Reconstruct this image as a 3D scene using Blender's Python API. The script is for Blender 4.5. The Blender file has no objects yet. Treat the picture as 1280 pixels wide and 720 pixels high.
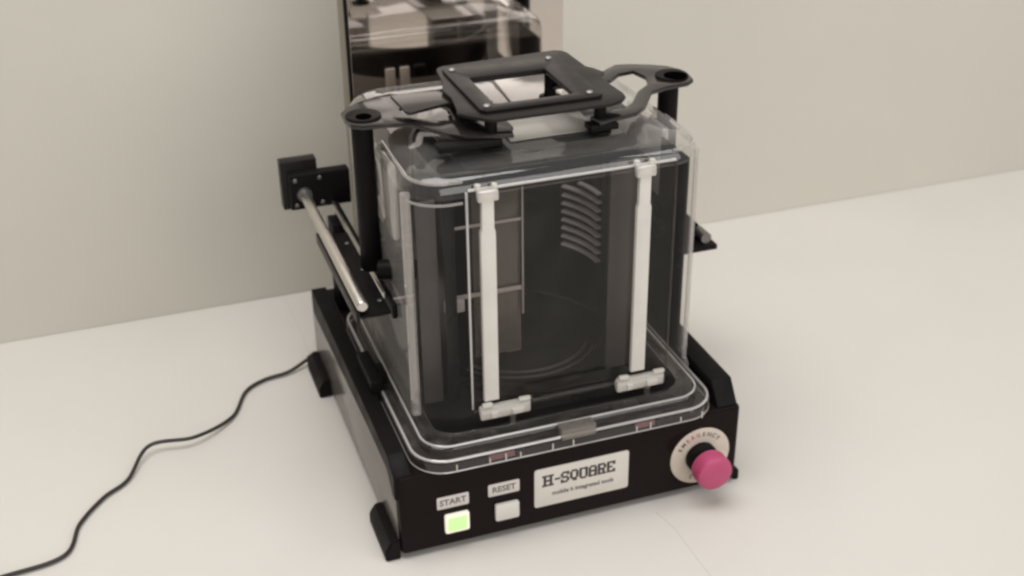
import bpy, bmesh, math, random
from mathutils import Vector, Matrix
random.seed(7)
S = bpy.context.scene
C = S.collection
PI = math.pi

# ---------------------------------------------------------------- camera
cam = bpy.data.cameras.new('camera')
co = bpy.data.objects.new('camera', cam); C.objects.link(co)
pit, yaw, rol = 0.4955, 0.3346, -0.0122
fwd = Vector((math.sin(yaw)*math.cos(pit), math.cos(yaw)*math.cos(pit), -math.sin(pit)))
rt = Vector((math.cos(yaw), -math.sin(yaw), 0)); up = rt.cross(fwd)
r2 = rt*math.cos(rol) + up*math.sin(rol); u2 = -rt*math.sin(rol) + up*math.cos(rol)
co.matrix_world = Matrix(((r2.x, u2.x, -fwd.x, -0.2009), (r2.y, u2.y, -fwd.y, -0.891),
                          (r2.z, u2.z, -fwd.z, 0.7726), (0, 0, 0, 1)))
cam.sensor_width = 36; cam.lens = 1595.8/1280*36
cam.clip_start = 0.01; cam.clip_end = 60
cam.dof.use_dof = True; cam.dof.focus_distance = 1.12; cam.dof.aperture_fstop = 5.6
S.camera = co

# ---------------------------------------------------------------- world, lamps, exposure
w = bpy.data.worlds.new('World'); S.world = w; w.use_nodes = True
bg = w.node_tree.nodes['Background']
bg.inputs[0].default_value = (1.0, 0.97, 0.96, 1); bg.inputs[1].default_value = 0.13

def area(name, loc, tgt, sx, sy, power, col):
    l = bpy.data.lights.new(name, 'AREA'); l.shape = 'RECTANGLE'; l.size = sx; l.size_y = sy
    l.energy = power; l.color = col
    o = bpy.data.objects.new(name, l); C.objects.link(o); o.location = loc
    o.rotation_euler = (Vector(tgt)-Vector(loc)).to_track_quat('-Z', 'Y').to_euler()
    return o
area('ceiling_panel', (-0.25, -0.1, 2.3), (0.1, 0.2, 0), 2.0, 1.3, 44.5, (1.0, 0.99, 0.98))
area('ceiling_panel', (1.9, -0.9, 2.3), (0.9, 0.4, 0.2), 1.2, 0.9, 13, (1.0, 0.99, 0.98))
area('far_window', (1.3, -4.4, 2.2), (0.2, 0.3, 0.4), 6.0, 3.0, 135, (1.0, 0.98, 0.96))

S.render.engine = 'CYCLES'
S.view_settings.view_transform = 'Standard'; S.view_settings.look = 'None'
S.view_settings.exposure = 0; S.view_settings.gamma = 1
S.cycles.max_bounces = 14; S.cycles.transparent_max_bounces = 40
S.cycles.transmission_bounces = 12; S.cycles.glossy_bounces = 8
S.cycles.pixel_filter_type = 'BLACKMAN_HARRIS'; S.cycles.filter_width = 2.6

# ---------------------------------------------------------------- materials
def mat(name, col, rough=0.5, metal=0.0, spec=0.5, var=0.0, vs=40, bump=0.0, bs=300, coat=0.0, rv=0.0):
    m = bpy.data.materials.new(name); m.use_nodes = True
    nt = m.node_tree; b = nt.nodes['Principled BSDF']
    b.inputs['Base Color'].default_value = (*col, 1)
    b.inputs['Roughness'].default_value = rough; b.inputs['Metallic'].default_value = metal
    b.inputs['Specular IOR Level'].default_value = spec
    b.inputs['Coat Weight'].default_value = coat
    tc = nt.nodes.new('ShaderNodeTexCoord')
    if var or rv:
        n = nt.nodes.new('ShaderNodeTexNoise'); n.inputs['Scale'].default_value = vs
        n.inputs['Detail'].default_value = 6; n.inputs['Roughness'].default_value = 0.6
        nt.links.new(tc.outputs['Object'], n.inputs['Vector'])
        if var:
            r = nt.nodes.new('ShaderNodeValToRGB')
            r.color_ramp.elements[0].position = 0.3; r.color_ramp.elements[1].position = 0.7
            r.color_ramp.elements[0].color = (*[c*(1-var) for c in col], 1)
            r.color_ramp.elements[1].color = (*[min(1, c*(1+var)) for c in col], 1)
            nt.links.new(n.outputs['Fac'], r.inputs['Fac']); nt.links.new(r.outputs['Color'], b.inputs['Base Color'])
        if rv:
            mr = nt.nodes.new('ShaderNodeMapRange')
            mr.inputs['From Min'].default_value = 0.3; mr.inputs['From Max'].default_value = 0.7
            mr.inputs['To Min'].default_value = max(0, rough-rv); mr.inputs['To Max'].default_value = rough+rv
            nt.links.new(n.outputs['Fac'], mr.inputs['Value']); nt.links.new(mr.outputs['Result'], b.inputs['Roughness'])
    if bump:
        n2 = nt.nodes.new('ShaderNodeTexNoise'); n2.inputs['Scale'].default_value = bs
        n2.inputs['Detail'].default_value = 4
        nt.links.new(tc.outputs['Object'], n2.inputs['Vector'])
        bp = nt.nodes.new('ShaderNodeBump'); bp.inputs['Strength'].default_value = bump
        bp.inputs['Distance'].default_value = 0.002
        nt.links.new(n2.outputs['Fac'], bp.inputs['Height']); nt.links.new(bp.outputs['Normal'], b.inputs['Normal'])
    return m

def clear(name, tint, rough=0.04, milk=0.0, milkcol=(0.6, 0.57, 0.52), ior=1.55, boost=1.0, bump=0.12, edge=0.25):
    """thin clear polycarbonate: see-through, Fresnel gloss, a little milkiness"""
    m = bpy.data.materials.new(name); m.use_nodes = True
    nt = m.node_tree; nt.nodes.clear()
    out = nt.nodes.new('ShaderNodeOutputMaterial')
    tr = nt.nodes.new('ShaderNodeBsdfTransparent'); tr.inputs[0].default_value = (*tint, 1)
    gl = nt.nodes.new('ShaderNodeBsdfGlossy'); gl.inputs['Roughness'].default_value = rough
    gl.inputs['Color'].default_value = (1, 1, 1, 1)
    df = nt.nodes.new('ShaderNodeBsdfDiffuse'); df.inputs[0].default_value = (*milkcol, 1)
    mx = nt.nodes.new('ShaderNodeMixShader'); mx.inputs[0].default_value = milk
    # Schlick reflectance on |N.V| (same from both faces of the thin sheet); longer path at grazing = milkier
    def mth(op, a, b=None):
        n_ = nt.nodes.new('ShaderNodeMath'); n_.operation = op
        for i_, v_ in ((0, a), (1, b)):
            if v_ is None: continue
            if isinstance(v_, (int, float)): n_.inputs[i_].default_value = v_
            else: nt.links.new(v_, n_.inputs[i_])
        return n_.outputs[0]
    ge = nt.nodes.new('ShaderNodeNewGeometry'); dt = nt.nodes.new('ShaderNodeVectorMath'); dt.operation = 'DOT_PRODUCT'
    nt.links.new(ge.outputs['Normal'], dt.inputs[0]); nt.links.new(ge.outputs['Incoming'], dt.inputs[1])
    inv = mth('SUBTRACT', 1.0, mth('ABSOLUTE', dt.outputs['Value']))
    f0 = ((ior-1)/(ior+1))**2
    frs = mth('ADD', mth('MULTIPLY', mth('POWER', inv, 5.0), 1-f0), f0)
    sn = nt.nodes.new('ShaderNodeTexNoise'); sn.inputs['Scale'].default_value = 22; sn.inputs['Detail'].default_value = 7; sn.inputs['Distortion'].default_value = 1.2
    stc = nt.nodes.new('ShaderNodeTexCoord'); nt.links.new(stc.outputs['Object'], sn.inputs['Vector'])
    sm = mth('MULTIPLY', mth('MAXIMUM', mth('SUBTRACT', sn.outputs['Fac'], 0.52), 0.0), 0.03)      # smudges and handling haze
    mlk = mth('ADD', mth('ADD', mth('MULTIPLY', mth('POWER', inv, 4.0), edge), milk), sm)
    mu = nt.nodes.new('ShaderNodeMath'); mu.operation = 'MULTIPLY'; mu.inputs[1].default_value = boost; mu.use_clamp = True
    mg = nt.nodes.new('ShaderNodeMixShader')
    tc = nt.nodes.new('ShaderNodeTexCoord'); n = nt.nodes.new('ShaderNodeTexNoise')
    n.inputs['Scale'].default_value = 14; n.inputs['Detail'].default_value = 2
    bp = nt.nodes.new('ShaderNodeBump'); bp.inputs['Strength'].default_value = bump; bp.inputs['Distance'].default_value = 0.01
    L = nt.links.new
    L(tc.outputs['Object'], n.inputs['Vector']); L(n.outputs['Fac'], bp.inputs['Height'])
    L(bp.outputs['Normal'], gl.inputs['Normal'])
    L(tr.outputs[0], mx.inputs[1]); L(df.outputs[0], mx.inputs[2])
    L(frs, mu.inputs[0]); L(mlk, mx.inputs[0]); L(mu.outputs[0], mg.inputs[0])
    L(mx.outputs[0], mg.inputs[1]); L(gl.outputs[0], mg.inputs[2]); L(mg.outputs[0], out.inputs[0])
    return m

def glow(name, col, s, base):
    m = mat(name, base, 0.35); b = m.node_tree.nodes['Principled BSDF']
    b.inputs['Emission Color'].default_value = (*col, 1); b.inputs['Emission Strength'].default_value = s
    return m

M = {
 'table': mat('white_laminate', (0.64, 0.607, 0.560), 0.55, var=0.025, vs=3, bump=0.04, bs=60),
 'wall': mat('painted_wall', (0.580, 0.552, 0.486), 0.8, var=0.03, vs=2.5, bump=0.10, bs=180),
 'crease': mat('paper_crease', (0.54, 0.51, 0.47), 0.6),
 'gloss': mat('gloss_black_acrylic', (0.012, 0.008, 0.008), 0.10, rv=0.04, vs=9, spec=0.06),
 'black': mat('matt_black', (0.008, 0.0065, 0.0065), 0.5, rv=0.08, vs=30, spec=0.10),
 'side': mat('side_reflection_grey', (0.16, 0.14, 0.125), 0.22, rv=0.05, vs=12),  # grey stands for the table mirrored in the black side
 'anod': mat('black_anodised', (0.016, 0.0135, 0.013), 0.36, rv=0.06, vs=50, var=0.15, spec=0.17),
 'armg': mat('polished_black_plate', (0.018, 0.015, 0.014), 0.17, rv=0.04, vs=20, spec=0.62),
 'steel': mat('brushed_steel', (0.66, 0.62, 0.58), 0.35, metal=1, rv=0.08, vs=60),
 'mirror': mat('polished_steel', (0.54, 0.49, 0.45), 0.05, metal=1, rv=0.02, vs=12, bump=0.05, bs=9),
 'edge': mat('panel_edge', (0.26, 0.235, 0.19), 0.45, metal=0.3),
 'screw': mat('screw_steel', (0.34, 0.33, 0.31), 0.45, metal=0.7),
 'screwd': mat('dark_screw', (0.20, 0.19, 0.18), 0.35, metal=0.8),
 'ivory': mat('white_plastic', (0.68, 0.65, 0.60), 0.38, var=0.05, vs=30, bump=0.1, bs=80),
 'paper': mat('label_paper', (0.62, 0.57, 0.53), 0.5, var=0.04, vs=60),
 'paper2': mat('sign_plate', (0.66, 0.62, 0.56), 0.45, var=0.04, vs=40),
 'ink': mat('label_ink', (0.07, 0.06, 0.06), 0.6),
 'inkg': mat('faint_ink', (0.13, 0.12, 0.115), 0.6),
 'ring': mat('legend_ring', (0.60, 0.52, 0.44), 0.45, var=0.08, vs=60),
 'redink': mat('red_ink', (0.42, 0.15, 0.16), 0.6),
 'pink': mat('magenta_rubber', (0.46, 0.062, 0.155), 0.42, var=0.06, vs=60, bump=0.08, bs=300),
 'white': mat('button_cap', (0.66, 0.63, 0.58), 0.35),
 'cable': mat('black_cable', (0.020, 0.017, 0.016), 0.42),
 'bar': mat('grey_bar', (0.30, 0.27, 0.26), 0.35),
 'cover': mat('grey_cover', (0.24, 0.22, 0.205), 0.4, var=0.1, vs=20),
 'hole': mat('socket_black', (0.001, 0.001, 0.001), 0.9, spec=0.0),
 'cass': mat('cassette_black', (0.009, 0.0075, 0.0075), 0.34, rv=0.08, vs=25, spec=0.2),
 'rib': mat('slot_rib_plastic', (0.88, 0.83, 0.83), 0.32),
 'shell': clear('clear_polycarbonate', (0.94, 0.93, 0.92), 0.04, milk=0.005, ior=1.52, edge=0.60, boost=0.30, milkcol=(0.70, 0.67, 0.64)),
 'lid': clear('clear_lid', (0.93, 0.92, 0.91), 0.05, milk=0.05, ior=1.55, edge=0.5, boost=1.5, bump=0.25, milkcol=(0.70, 0.67, 0.64)),
 'window': clear('clear_window', (0.95, 0.94, 0.93), 0.04, milk=0.0, ior=1.52, edge=0.05, boost=0.2),
 'flange': clear('clear_flange', (0.80, 0.76, 0.74), 0.05, milk=0.03, boost=0.9),
 'ridge': clear('clear_rim', (0.75, 0.72, 0.70), 0.05, milk=0.50, milkcol=(0.80, 0.77, 0.75), boost=3.0),  # milk raised so the rims carry painted white highlights
 'clip': clear('frosted_clip', (0.9, 0.87, 0.82), 0.05, milk=0.42, milkcol=(0.88, 0.85, 0.80), boost=3.0, bump=0.6),
 'latchc': clear('smoked_latch', (0.6, 0.57, 0.52), 0.12, milk=0.30, milkcol=(0.34, 0.31, 0.28), boost=1.8),
 'soft': clear('soft_highlight', (0.85, 0.83, 0.8), 0.06, milk=0.24, milkcol=(0.72, 0.68, 0.66), boost=2.0),  # milky white imitating refraction highlights
 'frost': clear('frosted_highlight', (0.8, 0.78, 0.75), 0.12, milk=0.42, milkcol=(0.62, 0.59, 0.54), boost=1.6),  # pale milk for the painted light patch on the lid
 'smoke': clear('smoked_panel', (0.6, 0.57, 0.54), 0.1, milk=0.4, milkcol=(0.16, 0.14, 0.125)),
 'lining': mat('grey_lining', (0.060, 0.052, 0.049), 0.4, rv=0.1, vs=20, var=0.2),
 'pinkl': clear('pink_tint', (0.8, 0.5, 0.55), 0.15, milk=0.6, milkcol=(0.34, 0.16, 0.19)),
 'green': glow('lit_green_lens', (0.64, 0.95, 0.38), 0.80, (0.2, 0.25, 0.12)),
 'lensrim': glow('lit_lens_rim', (1.0, 0.93, 0.74), 0.5, (0.6, 0.58, 0.5)),
}

# ---------------------------------------------------------------- mesh helpers
def link(name, bm, m, parent=None, smooth=False, angle=35):
    me = bpy.data.meshes.new(name)
    bmesh.ops.recalc_face_normals(bm, faces=bm.faces[:])
    bm.to_mesh(me); bm.free(); me.materials.append(m)
    if smooth:
        for p in me.polygons: p.use_smooth = True
        me.set_sharp_from_angle(angle=math.radians(angle))
    o = bpy.data.objects.new(name, me); C.objects.link(o)
    if parent is not None: o.parent = parent
    return o
def box(bm, x0, x1, y0, y1, z0, z1, bev=0.0, seg=2, mtx=None):
    t = bmesh.new()
    vs = [t.verts.new((x, y, z)) for x in (x0, x1) for y in (y0, y1) for z in (z0, z1)]
    for f in ((0,1,3,2),(4,6,7,5),(0,4,5,1),(2,3,7,6),(0,2,6,4),(1,5,7,3)): t.faces.new([vs[i] for i in f])
    if bev: bmesh.ops.bevel(t, geom=t.edges[:], offset=bev, segments=seg, profile=0.5, affect='EDGES')
    if mtx is not None: bmesh.ops.transform(t, matrix=mtx, verts=t.verts)
    merge(bm, t)
def merge(bm, t):
    me = bpy.data.meshes.new('tmp'); t.to_mesh(me); t.free(); bm.from_mesh(me); bpy.data.meshes.remove(me)
def prism(bm, pts, z0, z1, bev=0.0, holes=()):
    """vertical prism with outline pts (CCW) and optional holes"""
    t = bmesh.new()
    loops = [pts] + list(holes)
    es = []
    for lp in loops:
        vv = [t.verts.new((x, y, z0)) for x, y in lp]
        es += [t.edges.new((vv[i], vv[(i+1) % len(vv)])) for i in range(len(vv))]
    bmesh.ops.triangle_fill(t, edges=es, use_beauty=True, use_dissolve=False)
    fs = t.faces[:]
    r = bmesh.ops.extrude_face_region(t, geom=fs)
    vs = [g for g in r['geom'] if isinstance(g, bmesh.types.BMVert)]
    bmesh.ops.translate(t, verts=vs, vec=(0, 0, z1-z0))
    bmesh.ops.recalc_face_normals(t, faces=t.faces[:])
    if bev:
        ed = [e for e in t.edges if len(e.link_faces) == 2 and e.calc_face_angle(0) > 0.5 and abs(e.verts[0].co.z-e.verts[1].co.z) < 1e-6]
        bmesh.ops.bevel(t, geom=ed, offset=bev, segments=2, profile=0.5, affect='EDGES')
    merge(bm, t)
def rrect(x0, x1, y0, y1, r, n=6):
    p = []
    for cx, cy, a in ((x1-r, y1-r, 0), (x0+r, y1-r, 90), (x0+r, y0+r, 180), (x1-r, y0+r, 270)):
        for i in range(n+1):
            t = math.radians(a+90*i/n); p.append((cx+r*math.cos(t), cy+r*math.sin(t)))
    return p
def circ(cx, cy, r, n=32, a0=0, a1=360):
    return [(cx+r*math.cos(math.radians(a0+(a1-a0)*i/n)), cy+r*math.sin(math.radians(a0+(a1-a0)*i/n))) for i in range(n)]
def loft(bm, loops, cap0=False, cap1=False):
    rows = [[bm.verts.new(p) for p in lp] for lp in loops]
    n = len(rows[0])
    for a, b in zip(rows[:-1], rows[1:]):
        for i in range(n): bm.faces.new((a[i], a[(i+1) % n], b[(i+1) % n], b[i]))
    if cap0: bm.faces.new(rows[0][::-1])
    if cap1: bm.faces.new(rows[-1])
def tube(bm, pts, r, n=12, caps=True):
    pts = [Vector(p) for p in pts]; rows = []; rr = r if hasattr(r, '__len__') else [r]*len(pts)
    prev = None
    for i, p in enumerate(pts):
        d = (pts[min(i+1, len(pts)-1)]-pts[max(i-1, 0)]).normalized()
        a = Vector((0, 0, 1)) if abs(d.z) < 0.9 else Vector((1, 0, 0))
        if prev is not None: a = prev
        u = (a - d*a.dot(d)).normalized(); v = d.cross(u); prev = u
        rows.append([p+(u*math.cos(2*PI*k/n)+v*math.sin(2*PI*k/n))*rr[i] for k in range(n)])
    loft(bm, rows, caps, caps)
def lathe(bm, prof, o, ax, n=40, ring=False):
    """profile (r, h) about axis ax at o"""
    ax = Vector(ax).normalized(); a = Vector((0, 0, 1)) if abs(ax.z) < 0.9 else Vector((1, 0, 0))
    u = (a-ax*a.dot(ax)).normalized(); v = ax.cross(u); o = Vector(o)
    rows = [[o+ax*h+(u*math.cos(2*PI*k/n)+v*math.sin(2*PI*k/n))*max(r, 1e-5) for k in range(n)] for r, h in prof]
    if prof[0][0] > 1e-4 and prof[-1][0] > 1e-4 and abs(prof[0][0]-prof[-1][0]) < 0.35*prof[0][0]+1e-4 and ring: rows.append(rows[0]); loft_ring(bm, rows)
    else: loft(bm, rows, True, True)
def loft_ring(bm, rows):
    vv = [[bm.verts.new(p) for p in r] for r in rows[:-1]]; vv.append(vv[0]); n = len(vv[0])
    for a, b in zip(vv[:-1], vv[1:]):
        for i in range(n): bm.faces.new((a[i], a[(i+1) % n], b[(i+1) % n], b[i]))
def spline(P, k=10):
    P = [Vector(p) for p in P]; P = [P[0]*2-P[1]] + P + [P[-1]*2-P[-2]]; out = []
    for i in range(1, len(P)-2):
        for j in range(k):
            t = j/k; a, b, c, d = P[i-1:i+3]
            out.append(0.5*((2*b)+(c-a)*t+(2*a-5*b+4*c-d)*t*t+(3*b-a-3*c+d)*t**3))
    out.append(P[-2]); return out
def thing(name, label, cat, loc):
    o = bpy.data.objects.new(name, None); C.objects.link(o); o.location = loc; o.empty_display_size = 0.05
    o['label'] = label; o['category'] = cat; bpy.context.view_layer.update(); return o
def B(name, m, parent, smooth=True, angle=35):
    """small context: returns (bm, finish)"""
    bm = bmesh.new()
    off = parent.location if parent is not None and parent.type == 'EMPTY' else None
    def fin():
        o = link(name, bm, m, parent, smooth, angle)
        root = parent
        if off is not None: o.location = -off
        return o
    return bm, fin
def bx(name, m, parent, *a, **k):
    bm, fin = B(name, m, parent); box(bm, *a, **k); return fin()

# ---------------------------------------------------------------- setting
YW = 0.5425
bm = bmesh.new(); box(bm, -2.6, 3.2, -1.9, YW, -0.03, 0.0)
o = link('table_top', bm, M['table']); o['kind'] = 'structure'
bm = bmesh.new(); box(bm, -2.6, 3.2, YW+0.0008, YW+0.12, -0.03, 1.9)
o = link('wall', bm, M['wall']); o['kind'] = 'structure'

for pts in (((-0.009, 0.540), (-0.006, 0.455), (-0.0065, 0.380)), ((0.247, -0.0160), (0.2530, -0.044), (0.2535, -0.095), (0.256, -0.20))):
    bm = bmesh.new(); tube(bm, [(x, y, 0.0) for x, y in pts], 0.00028, 6)
    o = link('table_crease', bm, M['crease'], None, True); o['kind'] = 'structure'
# ---------------------------------------------------------------- the pod opener
W = 0.34
op = thing('pod_opener', 'glossy black pod opener base with lit green button, pink knob and tall mirror back panel', 'machine', (0.17, 0.19, 0))
bm, fin = B('base_body', M['gloss'], op)
t = bmesh.new()
pl = rrect(0.0, W, 0.0, 0.375, 0.0055, 5)
prism(t, pl, 0.0065, 0.090, bev=0.0025); merge(bm, t); base = fin()
bm, fin = B('side_reflection', M['side'], op); box(bm, -0.0010, -0.0002, 0.0075, 0.3680, 0.0080, 0.0880, 0.0002); fin()  # thin grey sheet painting the table's reflection on the glossy black side
# side rails
for s in (0, 1):
    bm, fin = B('side_rail', M['black'], op)
    if s == 0:
        xa, xb = -0.0025, 0.014
        pr = [(0.004, 0.0915), (0.026, 0.102), (0.357, 0.102), (0.357, 0.073), (0.335, 0.073), (0.10, 0.083), (0.03, 0.0835), (0.012, 0.066), (0.004, 0.066)]
    else:
        xa, xb = 0.3165, 0.3375
        pr = [(0.004, 0.0905), (0.020, 0.1125), (0.357, 0.1125), (0.357, 0.0905)]
    a = [bm.verts.new((xa, y, z)) for y, z in pr]; b = [bm.verts.new((xb, y, z)) for y, z in pr]
    bm.faces.new(a); bm.faces.new(b[::-1])
    for i in range(len(pr)): bm.faces.new((a[i], b[i], b[(i+1) % len(pr)], a[(i+1) % len(pr)]))
    bmesh.ops.recalc_face_normals(bm, faces=bm.faces[:])
    bmesh.ops.bevel(bm, geom=[e for e in bm.edges], offset=0.0008, segments=1, affect='EDGES')
    fin()
# feet
def foot(x0, x1, y0, y1, h):
    bm, fin = B('foot', M['black'], op)
    c = (x0+x1)/2
    pr = [(x0, 0), (x1, 0), (x1, h), (x0+(x1-x0)*0.45, h), (x0, h*0.55)]
    a = [bm.verts.new((x, y0, z)) for x, z in pr]; b = [bm.verts.new((x, y1, z)) for x, z in pr]
    bm.faces.new(a); bm.faces.new(b[::-1])
    for i in range(5): bm.faces.new((a[i], b[i], b[(i+1) % 5], a[(i+1) % 5]))
    bmesh.ops.recalc_face_normals(bm, faces=bm.faces[:])
    bmesh.ops.bevel(bm, geom=bm.edges[:], offset=0.0012, segments=2, affect='EDGES'); fin()
foot(-0.0145, -0.0004, 0.003, 0.066, 0.021); foot(-0.0145, -0.0004, 0.292, 0.360, 0.021)
bm, fin = B('foot', M['black'], op); box(bm, W+0.0004, W+0.006, 0.004, 0.014, 0.0, 0.011, 0.001); fin()
bm, fin = B('foot', M['black'], op); box(bm, 0.30, 0.326, 0.02, 0.046, 0, 0.0063, 0.0005); fin()

# lettering
def text_mesh(s, size, loc, m, name, parent, sx=1.0, rot=0.0, align='CENTER', extr=0.0001):
    cu = bpy.data.curves.new('t', 'FONT'); cu.body = s; cu.size = size; cu.align_x = align; cu.align_y = 'CENTER'
    cu.extrude = extr; cu.offset = size*0.022; cu.resolution_u = 2
    to = bpy.data.objects.new('t', cu); C.objects.link(to)
    dg = bpy.context.evaluated_depsgraph_get(); me = bpy.data.meshes.new_from_object(to.evaluated_get(dg))
    bpy.data.objects.remove(to); me.materials.clear(); me.materials.append(m); me.name = name
    me.transform(Matrix.Translation(loc) @ Matrix.Rotation(PI/2, 4, 'X') @ Matrix.Rotation(rot, 4, 'Z') @ Matrix.Diagonal((sx, 1, 1, 1)))
    o = bpy.data.objects.new(name, me); C.objects.link(o); o.parent = parent
    return o
def plate(name, x0, x1, z0, z1, y, th, r, m, parent, bev=0.0003):
    bm, fin = B(name, m, parent)
    t = bmesh.new(); prism(t, rrect(x0, x1, z0, z1, r, 4), 0, th, bev)
    bmesh.ops.transform(t, matrix=Matrix.Translation((0, y, 0)) @ Matrix.Rotation(PI/2, 4, 'X'), verts=t.verts)
    merge(bm, t); return fin()
lab = plate('start_label', 0.0345, 0.0648, 0.0490, 0.0622, -0.0001, 0.0009, 0.0015, M['paper'], op)
text_mesh('START', 0.0088, (0.0496, -0.0011, 0.0556), M['inkg'], 'lettering', lab, 0.98, extr=0.00008)
lab = plate('reset_label', 0.0832, 0.1136, 0.0506, 0.0640, -0.0001, 0.0009, 0.0015, M['paper'], op)
text_mesh('RESET', 0.0088, (0.0984, -0.0011, 0.0573), M['inkg'], 'lettering', lab, 0.98, extr=0.00008)
bt = plate('start_button', 0.0408, 0.0640, 0.0222, 0.0425, -0.0001, 0.0042, 0.0022, M['lensrim'], op, 0.001)
plate('lit_lens', 0.0436, 0.0612, 0.0250, 0.0398, -0.0044, 0.0005, 0.0014, M['green'], bt, 0.0002)
bt = plate('reset_button', 0.0890, 0.1123, 0.0232, 0.0415, -0.0001, 0.0042, 0.0022, M['white'], op, 0.001)
nm = plate('name_plate', 0.1280, 0.2228, 0.0262, 0.0690, -0.0001, 0.0012, 0.0028, M['paper2'], op)
# blocky slab letters on a 5 x 7 grid: H-SQUARE
G = {'H': ['###.###.','.#...#..','.#...#..','.#####..','.#...#..','.#...#..','###.###.'],
     '-': ['......','......','......','.###..','......','......','......'],
     'S': ['.####.','#...#.','#.....','.###..','....#.','#...#.','####..'],
     'Q': ['.###..','#...#.','#...#.','#...#.','#...#.','.###..','..##..'],
     'U': ['##.##.','#...#.','#...#.','#...#.','#...#.','#...#.','.###..'],
     'A': ['.###..','#...#.','#...#.','#####.','#...#.','#...#.','##.##.'],
     'R': ['####..','#...#.','#...#.','####..','#..#..','#..#..','##.##.'],
     'E': ['#####.','#...#.','#.....','###...','#.....','#...#.','#####.']}
bm = bmesh.new(); cw, chh = 0.00150, 0.00175; x = 0.1360
for ch in 'H-SQUARE':
    g = G[ch]
    for r, row in enumerate(g):
        c = 0
        while c < len(row):
            if row[c] == '#':
                e = c
                while e < len(row) and row[e] == '#': e += 1
                h = 1.25
                box(bm, x+c*cw-0.00055, x+e*cw+0.00055, -0.00150, -0.00135, 0.0612-(r+h)*chh, 0.0612-r*chh); c = e
            else: c += 1
    x += cw*{'H': 7.3, '-': 5.0}.get(ch, 6.2)
link('lettering', bm, M['ink'], nm)
text_mesh('mobile h integrated tools', 0.0066, (0.1765, -0.00145, 0.0393), M['inkg'], 'lettering', nm, 0.92)

# emergency stop
KC = Vector((0.2985, 0, 0.0433))
st = None
bm, fin = B('legend_disc', M['ring'], op); lathe(bm, [(0.0145, 0.0004), (0.0145, 0.0010), (0.0305, 0.0010), (0.0313, 0.0005), (0.0313, -0.0002)], KC, (0, -1, 0), 64); ld = fin()
for i, chs in enumerate('EMERGENCY'):
    a = math.radians(152 - i*13.5)
    p = KC + Vector((math.cos(a)*0.0245, -0.00115, math.sin(a)*0.0245))
    text_mesh(chs, 0.0064, p, M['redink'] if 2 <= i <= 4 else M['inkg'], 'lettering', ld, 1, a-PI/2, extr=0.00005)
for i, chs in enumerate('STOP'):
    a = math.radians(248 + i*14)
    p = KC + Vector((math.cos(a)*0.0245, -0.00115, math.sin(a)*0.0245))
    text_mesh(chs, 0.0064, p, M['inkg'], 'lettering', ld, 1, a+PI/2, extr=0.00005)
bm, fin = B('knob_collar', M['black'], op)
lathe(bm, [(0.0158, 0.0008), (0.0158, 0.007), (0.0135, 0.0095), (0.0115, 0.0105), (0.0115, 0.022)], KC, (0, -1, 0), 48); fin()
bm, fin = B('stop_knob', M['pink'], op)
lathe(bm, [(0.0085, 0.0165), (0.0160, 0.0165), (0.0176, 0.0175), (0.0180, 0.0195), (0.0180, 0.0300), (0.0174, 0.0325), (0.0155, 0.0340), (0.0100, 0.0348), (0.0, 0.0350)], KC, (0, -1, 0), 48); fin()

# tall steel back panel
bm, fin = B('back_panel', M['edge'], op); box(bm, 0.0575, 0.2965, 0.3625, 0.3900, 0.0905, 0.520, 0.0008); bp_ = fin()
bm = bmesh.new(); box(bm, 0.0618, 0.2960, 0.3602, 0.3622, 0.092, 0.5195, 0.0003); link('mirror_sheet', bm, M['mirror'], bp_)
bm = bmesh.new(); box(bm, 0.0580, 0.0615, 0.3598, 0.3622, 0.092, 0.5195, 0.0004); link('dark_gap', bm, M['black'], bp_)  # black strip painting the dark gap beside the mirror

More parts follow.
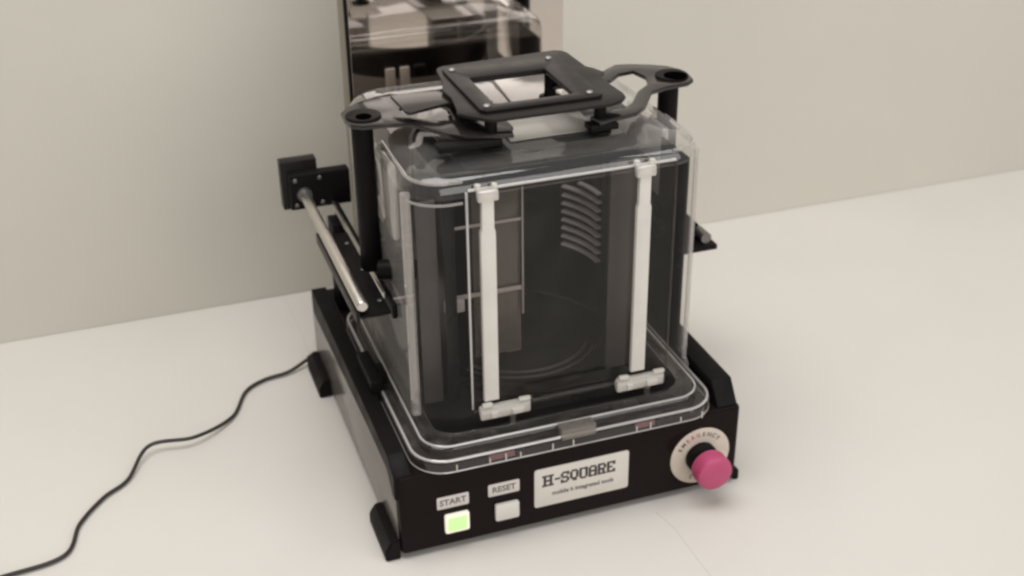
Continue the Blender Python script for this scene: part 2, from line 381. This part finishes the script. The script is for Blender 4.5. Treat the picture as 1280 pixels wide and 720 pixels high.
# side slide rails: bracket, rod, plate (left) and their mirror image on the right
def slide(mir):
    f = (lambda x: x) if not mir else (lambda x: 0.347-x)
    def bb(bm, x0, x1, *a, **k):
        xa, xb = sorted((f(x0), f(x1))); box(bm, xa, xb, *a, **k)
    bm, fin = B('slide_bracket', M['black'], op)
    bb(bm, -0.0165, 0.0480, 0.344, 0.3585, 0.2050, 0.2440, 0.0012); fin()
    bm, fin = B('bracket_block', M['anod'], op)
    bb(bm, -0.0225, 0.0165, 0.3588, 0.374, 0.2000, 0.2545, 0.0012); fin()
    for (x, z) in ((-0.0105, 0.2385), (0.0155, 0.2385), (-0.0105, 0.2105), (0.0170, 0.2105)):
        bm, fin = B('screw', M['screwd'], op); lathe(bm, [(0.0024, 0), (0.0024, 0.0008), (0.0018, 0.0014), (0, 0.0014)], (f(x), 0.3441, z), (0, -1, 0), 12); fin()
    bm, fin = B('slide_rod', M['steel'], op)
    lathe(bm, [(0.0046, 0), (0.0054, 0.0008), (0.0054, 0.2585), (0.0044, 0.2600)], (f(-0.0020), 0.3436, 0.2225), (0, -1, 0), 24); fin()
    bm, fin = B('rod_collar', M['screwd'], op); lathe(bm, [(0.0055, 0), (0.0078, 0), (0.0078, 0.004), (0.0055, 0.004)], (f(-0.0020), 0.3438, 0.2225), (0, -1, 0), 24); fin()
    bm, fin = B('slide_plate', M['black'], op)
    bb(bm, -0.0035, 0.0245, 0.088, 0.262, 0.2075, 0.2110, 0.0008); fin()
    bm, fin = B('slide_lip', M['anod'], op)
    bb(bm, -0.0075, -0.0040, 0.088, 0.262, 0.2040, 0.2150, 0.0006); fin()
    for (x, y) in ((0.0180, 0.235), (0.0195, 0.110), (0.0195, 0.175)):
        bm, fin = B('screw', M['screwd'], op); lathe(bm, [(0.0024, 0), (0.0024, 0.0008), (0.0018, 0.0014), (0, 0.0014)], (f(x), y, 0.2111), (0, 0, 1), 12); fin()
    bm, fin = B('guide_strip', M['steel'], op)
    bb(bm, 0.0262, 0.0285, 0.125, 0.343, 0.203, 0.2105, 0.0005); fin()
    bm, fin = B('guide_support', M['black'], op)
    bb(bm, 0.0285, 0.0330, 0.10, 0.343, 0.195, 0.2095, 0.0008); bb(bm, 0.020, 0.0330, 0.315, 0.343, 0.0905, 0.1945, 0.001); fin()
slide(False)
# right: only a short stub of the slide shows beyond the pod
bm, fin = B('slide_plate', M['black'], op); box(bm, 0.322, 0.4150, 0.202, 0.262, 0.1500, 0.1560, 0.001); fin()
bm, fin = B('slide_bracket', M['black'], op)
pr = [(0.330, 0.1565), (0.412, 0.1565), (0.404, 0.170), (0.385, 0.190), (0.330, 0.205)]
a = [bm.verts.new((x, 0.228, z)) for x, z in pr]; b = [bm.verts.new((x, 0.236, z)) for x, z in pr]
bm.faces.new(a); bm.faces.new(b[::-1])
for i in range(5): bm.faces.new((a[i], b[i], b[(i+1) % 5], a[(i+1) % 5]))
fin()
bm, fin = B('slide_bracket', M['black'], op); box(bm, 0.318, 0.3295, 0.205, 0.262, 0.0915, 0.1495, 0.001); fin()
bm, fin = B('rod_end', M['screwd'], op); tube(bm, [(0.403, 0.206, 0.1635), (0.403, 0.226, 0.1635)], 0.0060, 16); fin()

# latch blocks on the left of the base
bm, fin = B('latch_block', M['black'], op); box(bm, 0.0085, 0.0215, 0.125, 0.185, 0.0920, 0.1165, 0.0025); box(bm, 0.0215, 0.0300, 0.140, 0.165, 0.100, 0.112, 0.002); fin()

# ---------------------------------------------------------------- the clear pod
pod = thing('wafer_pod', 'clear plastic pod with two white front bars and black lifting frame on top', 'storage pod', (0.17, 0.15, 0.09))
PX0, PX1, PY0, PY1 = 0.0335, 0.3095, 0.036, 0.290
def lp(ins, z, r, n=8): return [(x, y, z) for x, y in rrect(PX0+ins, PX1-ins, PY0+ins, PY1-ins, r, n)]
bm, fin = B('shell', M['shell'], pod, angle=60)
zt = 0.347
sec = [(-0.0035, 0.1120, 0.038), (-0.0025, 0.1150, 0.037), (-0.0005, 0.120, 0.036), (0.0, 0.140, 0.036), (0.0, 0.335, 0.036)]
for k in range(1, 8):
    a = math.radians(90*k/7); sec.append((0.018*(1-math.cos(a)), 0.335+0.018*math.sin(a), 0.036-0.012*(1-math.cos(a))))
sec += [(0.030, 0.3545, 0.018), (0.034, 0.3565, 0.016)]
loft(bm, [lp(*s) for s in sec[:5]])
fin()
bm, fin = B('shell_lid', M['lid'], pod, angle=60)
loft(bm, [lp(*s) for s in sec[4:]], False, True)
fin()
# base plate of the pod
bm, fin = B('base_plate', M['cass'], pod); prism(bm, rrect(0.040, 0.300, 0.030, 0.284, 0.022), 0.0910, 0.1035, 0.001); fin()
FX0, FX1, FY0, FY1 = 0.0175, 0.3140, -0.0065, 0.300
def fl(ins, z, r): return [(x, y, z) for x, y in rrect(FX0+ins, FX1-ins, FY0+ins, FY1-ins, r, 8)]
bm, fin = B('flange', M['flange'], pod, angle=40)
loft(bm, [fl(0.0, 0.0915, 0.032), fl(0.0, 0.1010, 0.032), fl(0.0015, 0.1025, 0.0305), fl(0.010, 0.1030, 0.026), fl(0.0105, 0.1085, 0.026), fl(0.012, 0.1100, 0.025), fl(0.0235, 0.1105, 0.022), fl(0.027, 0.1125, 0.022)])
fin()
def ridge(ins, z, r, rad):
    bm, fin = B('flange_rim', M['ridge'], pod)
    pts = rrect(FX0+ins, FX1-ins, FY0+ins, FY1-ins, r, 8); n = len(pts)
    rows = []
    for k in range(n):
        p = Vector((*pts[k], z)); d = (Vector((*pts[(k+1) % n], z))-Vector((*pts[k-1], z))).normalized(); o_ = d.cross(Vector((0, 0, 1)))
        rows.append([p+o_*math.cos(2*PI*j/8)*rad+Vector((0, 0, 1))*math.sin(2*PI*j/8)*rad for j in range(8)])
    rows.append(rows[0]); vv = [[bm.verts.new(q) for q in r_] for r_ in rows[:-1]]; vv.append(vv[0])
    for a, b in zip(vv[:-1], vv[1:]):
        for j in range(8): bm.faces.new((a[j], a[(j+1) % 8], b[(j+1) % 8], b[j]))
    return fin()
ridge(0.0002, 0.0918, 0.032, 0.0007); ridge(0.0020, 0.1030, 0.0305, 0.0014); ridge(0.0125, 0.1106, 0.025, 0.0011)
# stiffening ticks under the front of the flange
for x in (0.052, 0.083, 0.098, 0.112, 0.143, 0.163, 0.226, 0.240, 0.271, 0.293):
    bx('flange_rib', M['clip'], pod, x, x+0.0013, -0.0080, -0.0068, 0.0925, 0.0985+random.random()*0.003, 0.0003)
# front centre latch
bm, fin = B('front_latch', M['latchc'], pod); box(bm, 0.1520, 0.1860, -0.0082, 0.0045, 0.1008, 0.1125, 0.0015); fin()
for xa, xb in ((0.083, 0.108), (0.226, 0.246)):
    bm, fin = B('pink_reflection', M['pinkl'], pod); box(bm, xa, xb, -0.0056, -0.0040, 0.0945, 0.1005, 0.0005); fin()  # pink strip painting a reflection on the flange front
    bm, fin = B('flange_screw', M['cass'], pod); tube(bm, [(xb+0.006, -0.0030, 0.097), (xb+0.006, -0.0060, 0.097)], 0.0035, 16); fin()
# front window frame on the shell
bm, fin = B('front_panel', M['window'], pod)
t = bmesh.new(); prism(t, rrect(0.0830, 0.2740, 0.1235, 0.3400, 0.006, 4), 0, 0.0028, 0.0006)
bmesh.ops.transform(t, matrix=Matrix.Translation((0, 0.0372, 0)) @ Matrix.Rotation(PI/2, 4, 'X'), verts=t.verts); merge(bm, t); fin()
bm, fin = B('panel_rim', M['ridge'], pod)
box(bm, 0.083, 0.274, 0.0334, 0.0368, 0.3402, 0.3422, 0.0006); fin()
bm, fin = B('panel_rim', M['flange'], pod)
box(bm, 0.2742, 0.2756, 0.0334, 0.0368, 0.125, 0.340, 0.0005); fin()
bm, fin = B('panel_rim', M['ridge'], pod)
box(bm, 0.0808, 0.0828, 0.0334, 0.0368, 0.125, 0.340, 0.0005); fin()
bm, fin = B('panel_rim', M['flange'], pod)
box(bm, 0.083, 0.274, 0.0334, 0.0368, 0.1205, 0.1232, 0.0006); fin()
# white bars with their clips
for xc in (0.0985, 0.2425):
    bm, fin = B('front_bar', M['ivory'], pod)
    t = bmesh.new()
    prism(t, [(-0.0070, 0), (0.0070, 0), (0.0068, 0.168), (0.0056, 0.172), (0.0054, 0.206), (-0.0054, 0.206), (-0.0056, 0.172), (-0.0068, 0.168)], 0, 0.0060, 0.0012)
    bmesh.ops.transform(t, matrix=Matrix.Translation((xc, 0.0342, 0.1345)) @ Matrix.Rotation(PI/2, 4, 'X'), verts=t.verts); merge(bm, t); bar = fin()
    bm, fin = B('top_clip', M['clip'], pod)
    box(bm, xc-0.0095, xc+0.0095, 0.0262, 0.0342, 0.3320, 0.3425, 0.002)
    box(bm, xc-0.0105, xc-0.0050, 0.0285, 0.0350, 0.3420, 0.3480, 0.0018); box(bm, xc+0.0040, xc+0.0095, 0.0285, 0.0350, 0.3420, 0.3470, 0.0018)
    fin()
    x0 = xc-0.0125 if xc < 0.17 else xc-0.0225
    bm, fin = B('bottom_clip', M['clip'], pod)
    box(bm, x0, x0+0.0490, 0.0245, 0.0335, 0.1165, 0.1295, 0.0025)
    box(bm, x0+0.002, x0+0.0120, 0.0235, 0.0285, 0.1300, 0.1345, 0.0015); box(bm, x0+0.037, x0+0.0485, 0.0235, 0.0285, 0.1300, 0.1340, 0.0015)
    box(bm, x0+0.010, x0+0.016, 0.0228, 0.0246, 0.1190, 0.1250, 0.0006); box(bm, x0+0.030, x0+0.041, 0.0228, 0.0246, 0.1190, 0.1250, 0.0006)
    fin()
    bm, fin = B('clip_pin', M['flange'], pod); tube(bm, [(x0+0.030, 0.0225, 0.1110), (x0+0.030, 0.0225, 0.1185)], 0.0028, 14); fin()
bm, fin = B('clip_link', M['black'], pod); tube(bm, [(0.137, 0.0250, 0.1335), (0.219, 0.0250, 0.1335)], 0.0011, 8); fin()

# milky tubes painting bright refraction lines along the shell's corners and shoulders
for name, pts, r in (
    ('corner_highlight', [(PX0+0.0022, PY0+0.024, z/1000) for z in range(116, 339, 20)], 0.0046),
    ('corner_highlight', [(PX1-0.0016, PY0+0.026, z/1000) for z in range(116, 339, 20)], 0.0022),
    ('shoulder_highlight', [(PX0+0.006, 0.150, 0.348)]+[(x, y, 0.348) for x, y in rrect(PX0+0.006, PX1-0.006, PY0+0.004, PY1, 0.030, 8)[18:27]]+[(0.080, PY0+0.004, 0.348)], 0.0017),
    ('shoulder_highlight', [(x, y, 0.3300) for x, y in rrect(PX0+0.001, PX1-0.001, PY0+0.0005, PY1, 0.034, 8)[20:27]]+[(0.079, PY0+0.0005, 0.3300)], 0.0013),
    ('shoulder_highlight', [(0.276, PY0+0.004, 0.348)]+[(x, y, 0.348) for x, y in rrect(PX0+0.006, PX1-0.006, PY0+0.004, PY1, 0.030, 8)[27:36]]+[(PX1-0.006, 0.120, 0.348)], 0.0014)):
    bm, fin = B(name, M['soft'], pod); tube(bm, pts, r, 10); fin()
bm, fin = B('lid_highlight', M['frost'], pod); prism(bm, [(0.139, 0.086), (0.220, 0.086), (0.226, 0.262), (0.178, 0.262), (0.172, 0.172), (0.139, 0.160)], 0.3574, 0.3590, 0.0004); fin()  # frosted sheet added to paint the bright patch of light on the lid
# handle posts and arm plates
CX = 0.1735
for s in (-1, 1):
    px = CX+s*0.1495
    bm, fin = B('side_post', M['black'], pod)
    lathe(bm, [(0.0088, 0.0), (0.0098, 0.002), (0.0098, 0.147), (0.0090, 0.148)], (px, 0.155, 0.222), (0, 0, 1), 28); fin()
    # arm plate outline (right-hand side), mirrored for the left
    def mx(pts): return [(CX+s*(x-CX), y) for x, y in pts]
    out = [(0.213, 0.0625), (0.252, 0.0720), (0.266, 0.0840), (0.287, 0.1165), (0.306, 0.1235), (0.3285, 0.1260), (0.3375, 0.1330), (0.3400, 0.1460), (0.3390, 0.1640), (0.3310, 0.1770), (0.3180, 0.1860), (0.3000, 0.1950), (0.2860, 0.1980), (0.2740, 0.1900), (0.2560, 0.1760), (0.2080, 0.1760), (0.2080, 0.1620), (0.2660, 0.1600), (0.2790, 0.1730), (0.2950, 0.1760), (0.2990, 0.1560), (0.2920, 0.1360), (0.2750, 0.1210), (0.2580, 0.0960), (0.2470, 0.0860), (0.2100, 0.0780)]
    if s < 0:   # the left arm is a fuller plate
        out = out[:16] + [(0.2080, 0.0780), (0.2100, 0.0779)]
    hole = circ(0.3225, 0.1480, 0.0105, 20)
    bm, fin = B('arm_plate', M['armg'], pod)
    prism(bm, mx(out), 0.3705, 0.3745, 0.0007, [mx(hole)] + ([mx([(0.278, 0.168), (0.289, 0.155), (0.285, 0.134), (0.268, 0.118), (0.250, 0.112), (0.246, 0.140), (0.252, 0.160)])] if s < 0 else [])); fin()
    bm, fin = B('post_collar', M['black'], pod)
    lathe(bm, [(0.0, 0.0), (0.0158, 0.0), (0.0158, 0.0010), (0.0150, 0.0016), (0.0, 0.0016)], (CX+s*0.1490, 0.1485, 0.3748), (0, 0, 1), 36); fin()
    bm, fin = B('post_socket', M['hole'], pod)
    hr = 0.0070 if s < 0 else 0.0110
    lathe(bm, [(0.0, 0.0), (hr, 0.0), (hr, 0.0004), (0.0, 0.0005)], (CX+s*0.1500, 0.1430, 0.3765), (0, 0, 1), 24); fin()  # flat black disc painting the dark inside of the socket hole
    bm, fin = B('post_bracket', M['black'], pod)
    xs = sorted((CX+s*0.1385, CX+s*0.1180)); box(bm, xs[0], xs[1], 0.118, 0.166, 0.2240, 0.2420, 0.003); fin()
    bm, fin = B('post_knob', M['black'], pod)
    tube(bm, [(CX+s*0.1480, 0.128, 0.2330), (CX+s*0.1180, 0.112, 0.2360)], 0.0095, 20); fin()

# lifting frame
fx0, fx1, fy0, fy1 = 0.1020, 0.2385, 0.0650, 0.2060
outl = [(0.112, 0.0655), (0.1180, 0.0630), (0.2240, 0.0630), (0.2360, 0.0680), (0.2425, 0.0760), (0.2440, 0.0850), (0.2425, 0.110), (0.2430, 0.132), (0.2505, 0.1420), (0.2460, 0.1560), (0.2410, 0.1640),
        (0.2400, 0.2080), (0.2370, 0.2150), (0.2300, 0.2190), (0.1160, 0.2120), (0.1100, 0.2080), (0.1075, 0.2010), (0.1040, 0.1700), (0.0975, 0.1500), (0.0990, 0.1280), (0.0960, 0.1050), (0.0930, 0.0880), (0.0980, 0.0800)]
bm, fin = B('side_tab', M['armg'], pod)
prism(bm, [(0.0535, 0.1640), (0.0560, 0.1185), (0.0585, 0.1165), (0.1120, 0.1320), (0.1150, 0.1640)], 0.3818, 0.3852, 0.0006); fin()
win = [(0.1245, 0.0880), (0.2010, 0.0880), (0.2010, 0.1640), (0.1245, 0.1640)]
bm, fin = B('lift_frame', M['anod'], pod); prism(bm, outl, 0.3862, 0.3895, 0.0010, [win]); fr = fin()
bm, fin = B('frame_plate', M['anod'], pod)
prism(bm, rrect(0.1105, 0.2230, 0.0770, 0.1985, 0.006, 4), 0.38975, 0.3930, 0.0010, [rrect(0.1265, 0.1990, 0.0900, 0.1620, 0.003, 3)[::-1]]); fin()
for (x, y) in ((0.1180, 0.0860), (0.2125, 0.0860), (0.2125, 0.1865), (0.1180, 0.1865)):
    bm, fin = B('screw', M['screw'], pod); lathe(bm, [(0.0031, 0), (0.0031, 0.0008), (0.0022, 0.0016), (0, 0.0016)], (x, y, 0.3931), (0, 0, 1), 16); fin()
for (x, y) in ((0.1180, 0.0760), (0.2185, 0.0760), (0.2080, 0.1700), (0.1180, 0.1700)):
    bm, fin = B('standoff', M['black'], pod); lathe(bm, [(0.0105, 0.0), (0.0105, 0.003), (0.0058, 0.0035), (0.0055, 0.0105), (0.0055, 0.0260)], (x, y, 0.3592), (0, 0, 1), 24); fin()
# lower cross bars tying the arms, and the black head under them
bm, fin = B('cross_bar', M['black'], pod); box(bm, 0.068, 0.125, 0.0640, 0.0790, 0.3640, 0.3702, 0.0015); fin()
bm, fin = B('cross_bar', M['black'], pod); box(bm, 0.205, 0.232, 0.0640, 0.0800, 0.3640, 0.3702, 0.0015); fin()
bm, fin = B('head_bar', M['cass'], pod); box(bm, 0.090, 0.246, 0.0560, 0.0820, 0.3472, 0.3520, 0.0015); fin()
bm, fin = B('head_bar', M['cass'], pod); box(bm, 0.222, 0.246, 0.0825, 0.1800, 0.3472, 0.3520, 0.0015); fin()
bm, fin = B('head_bar', M['cass'], pod); box(bm, 0.086, 0.104, 0.0825, 0.1800, 0.3472, 0.3520, 0.0015); fin()
for xa in (0.1125, 0.1290):
    bm, fin = B('rear_clip', M['ivory'], pod); box(bm, xa, xa+0.0110, 0.2935, 0.2975, 0.290, 0.320, 0.0015); fin()
bm, fin = B('rear_lock', M['black'], pod); box(bm, 0.1440, 0.1580, 0.2940, 0.3030, 0.308, 0.322, 0.0025); fin()
# clear hand grips down the left and right of the shell
for s in (-1, 1):
    xa = CX+s*0.128; xs = sorted((xa, xa+s*0.008))
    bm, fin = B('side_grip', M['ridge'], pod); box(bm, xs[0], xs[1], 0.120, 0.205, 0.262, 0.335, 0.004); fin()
    bm, fin = B('side_grip_rib', M['cass'], pod); box(bm, xs[0], xs[1], 0.115, 0.21, 0.249, 0.2610, 0.002); fin()

# ---------------------------------------------------------------- cassette inside the pod
ca = thing('wafer_cassette', 'black slotted wafer cassette seen through the clear front of the pod', 'cassette', (0.17, 0.17, 0.115))
bm, fin = B('base_disc', M['black'], ca); lathe(bm, [(0.098, 0.0), (0.098, 0.006), (0.094, 0.0062), (0.094, 0.0045), (0.086, 0.0045), (0.086, 0.008), (0.0, 0.008)], (0.170, 0.168, 0.1040), (0, 0, 1), 72); fin()
bm, fin = B('disc_rim', M['lining'], ca); tube(bm, [(0.170+0.074*math.cos(math.radians(a)), 0.168+0.074*math.sin(math.radians(a)), 0.1135) for a in range(215, 330, 5)], 0.0012, 8); fin()
bm, fin = B('disc_rim', M['lining'], ca); tube(bm, [(0.170+0.082*math.cos(math.radians(a)), 0.168+0.082*math.sin(math.radians(a)), 0.1125) for a in range(215, 330, 5)], 0.0009, 8); fin()
cc = (0.170, 0.168)
def arcwall(r0, r1, a0, a1, n=24):
    return circ(*cc, r1, n, a0, a1)+[(cc[0]+r1*math.cos(math.radians(a1)), cc[1]+r1*math.sin(math.radians(a1)))] + [(cc[0]+r0*math.cos(math.radians(a1+(a0-a1)*i/n)), cc[1]+r0*math.sin(math.radians(a1+(a0-a1)*i/n))) for i in range(n+1)]
bm, fin = B('back_wall', M['cass'], ca); prism(bm, arcwall(0.0940, 0.0975, 2, 178), 0.1125, 0.3290); fin()
bm, fin = B('back_cover', M['cover'], ca); prism(bm, arcwall(0.0977, 0.0990, 15, 165), 0.1125, 0.2950); fin()
bm, fin = B('side_wall', M['cass'], ca); box(bm, 0.2630, 0.2675, 0.075, 0.170, 0.1125, 0.329, 0.001); fin()
bm, fin = B('side_wall', M['cass'], ca); box(bm, 0.0725, 0.0770, 0.075, 0.170, 0.1125, 0.329, 0.001); fin()
for k in range(9):
    z = 0.1770+k*0.0093
    bm, fin = B('slot_rib', M['rib'], ca)
    t = bmesh.new(); prism(t, arcwall(0.0885, 0.0938, 2, 37 if k < 8 else 24, 12), z, z+0.0018); merge(bm, t); fin()
bm, fin = B('front_post', M['lining'], ca); box(bm, 0.2300, 0.2620, 0.075, 0.080, 0.1125, 0.329, 0.001); fin()
bm, fin = B('retainer_bar', M['bar'], ca); box(bm, 0.1452, 0.1470, 0.0760, 0.0780, 0.190, 0.318, 0.0005); fin()
bm, fin = B('retainer_bar', M['bar'], ca); box(bm, 0.0770, 0.1448, 0.0762, 0.0785, 0.286, 0.2885, 0.0005); fin()
bm, fin = B('retainer_bar', M['bar'], ca); box(bm, 0.0770, 0.1448, 0.0762, 0.0785, 0.216, 0.2200, 0.0005); fin()
bm, fin = B('retainer_block', M['bar'], ca); box(bm, 0.0700, 0.0885, 0.0700, 0.0760, 0.2065, 0.2190, 0.0015); fin()
bm, fin = B('retainer_panel', M['smoke'], ca); box(bm, 0.1000, 0.1450, 0.0800, 0.0815, 0.150, 0.315, 0.0005); fin()
bm, fin = B('retainer_panel', M['pinkl'], ca); box(bm, 0.1320, 0.1460, 0.0820, 0.0835, 0.1480, 0.212, 0.0005); fin()

bm, fin = B('side_lining', M['cass'], ca); box(bm, 0.3020, 0.3045, 0.0670, 0.2700, 0.1180, 0.3260, 0.001); fin()
bm, fin = B('corner_lining', M['lining'], ca); box(bm, 0.0460, 0.0640, 0.0680, 0.0700, 0.1180, 0.3220, 0.0008); fin()
bm, fin = B('corner_lining', M['cass'], ca); box(bm, 0.0690, 0.0800, 0.0660, 0.0690, 0.1180, 0.3260, 0.0008); fin()
# ---------------------------------------------------------------- power cable
P = [(-0.0035, 0.3690, 0.010), (-0.0150, 0.3640, 0.008), (-0.038, 0.3530, 0.004), (-0.0666, 0.3472, 0.0032), (-0.090, 0.3296, 0.0032), (-0.1118, 0.2843, 0.0035), (-0.154, 0.2512, 0.010), (-0.2004, 0.2503, 0.011), (-0.2262, 0.2093, 0.0035), (-0.2507, 0.1882, 0.0032), (-0.275, 0.154, 0.0032), (-0.2913, 0.111, 0.0032), (-0.3468, 0.1001, 0.0032), (-0.42, 0.092, 0.0032)]
P = [Vector(p) for p in P]
bm = bmesh.new(); tube(bm, [tuple(v) for v in spline(P, 12)], 0.0020, 10)
o = link('power_cable', bm, M['cable'], None, True)
st_ = bmesh.new(); tube(st_, [tuple(P[0]), tuple(P[0]*0.3+P[1]*0.7)], [0.0042, 0.0034], 12)
link('strain_relief', st_, M['black'], o, True)
o['label'] = 'thin black power cable snaking over the white table from the back foot'; o['category'] = 'cable'
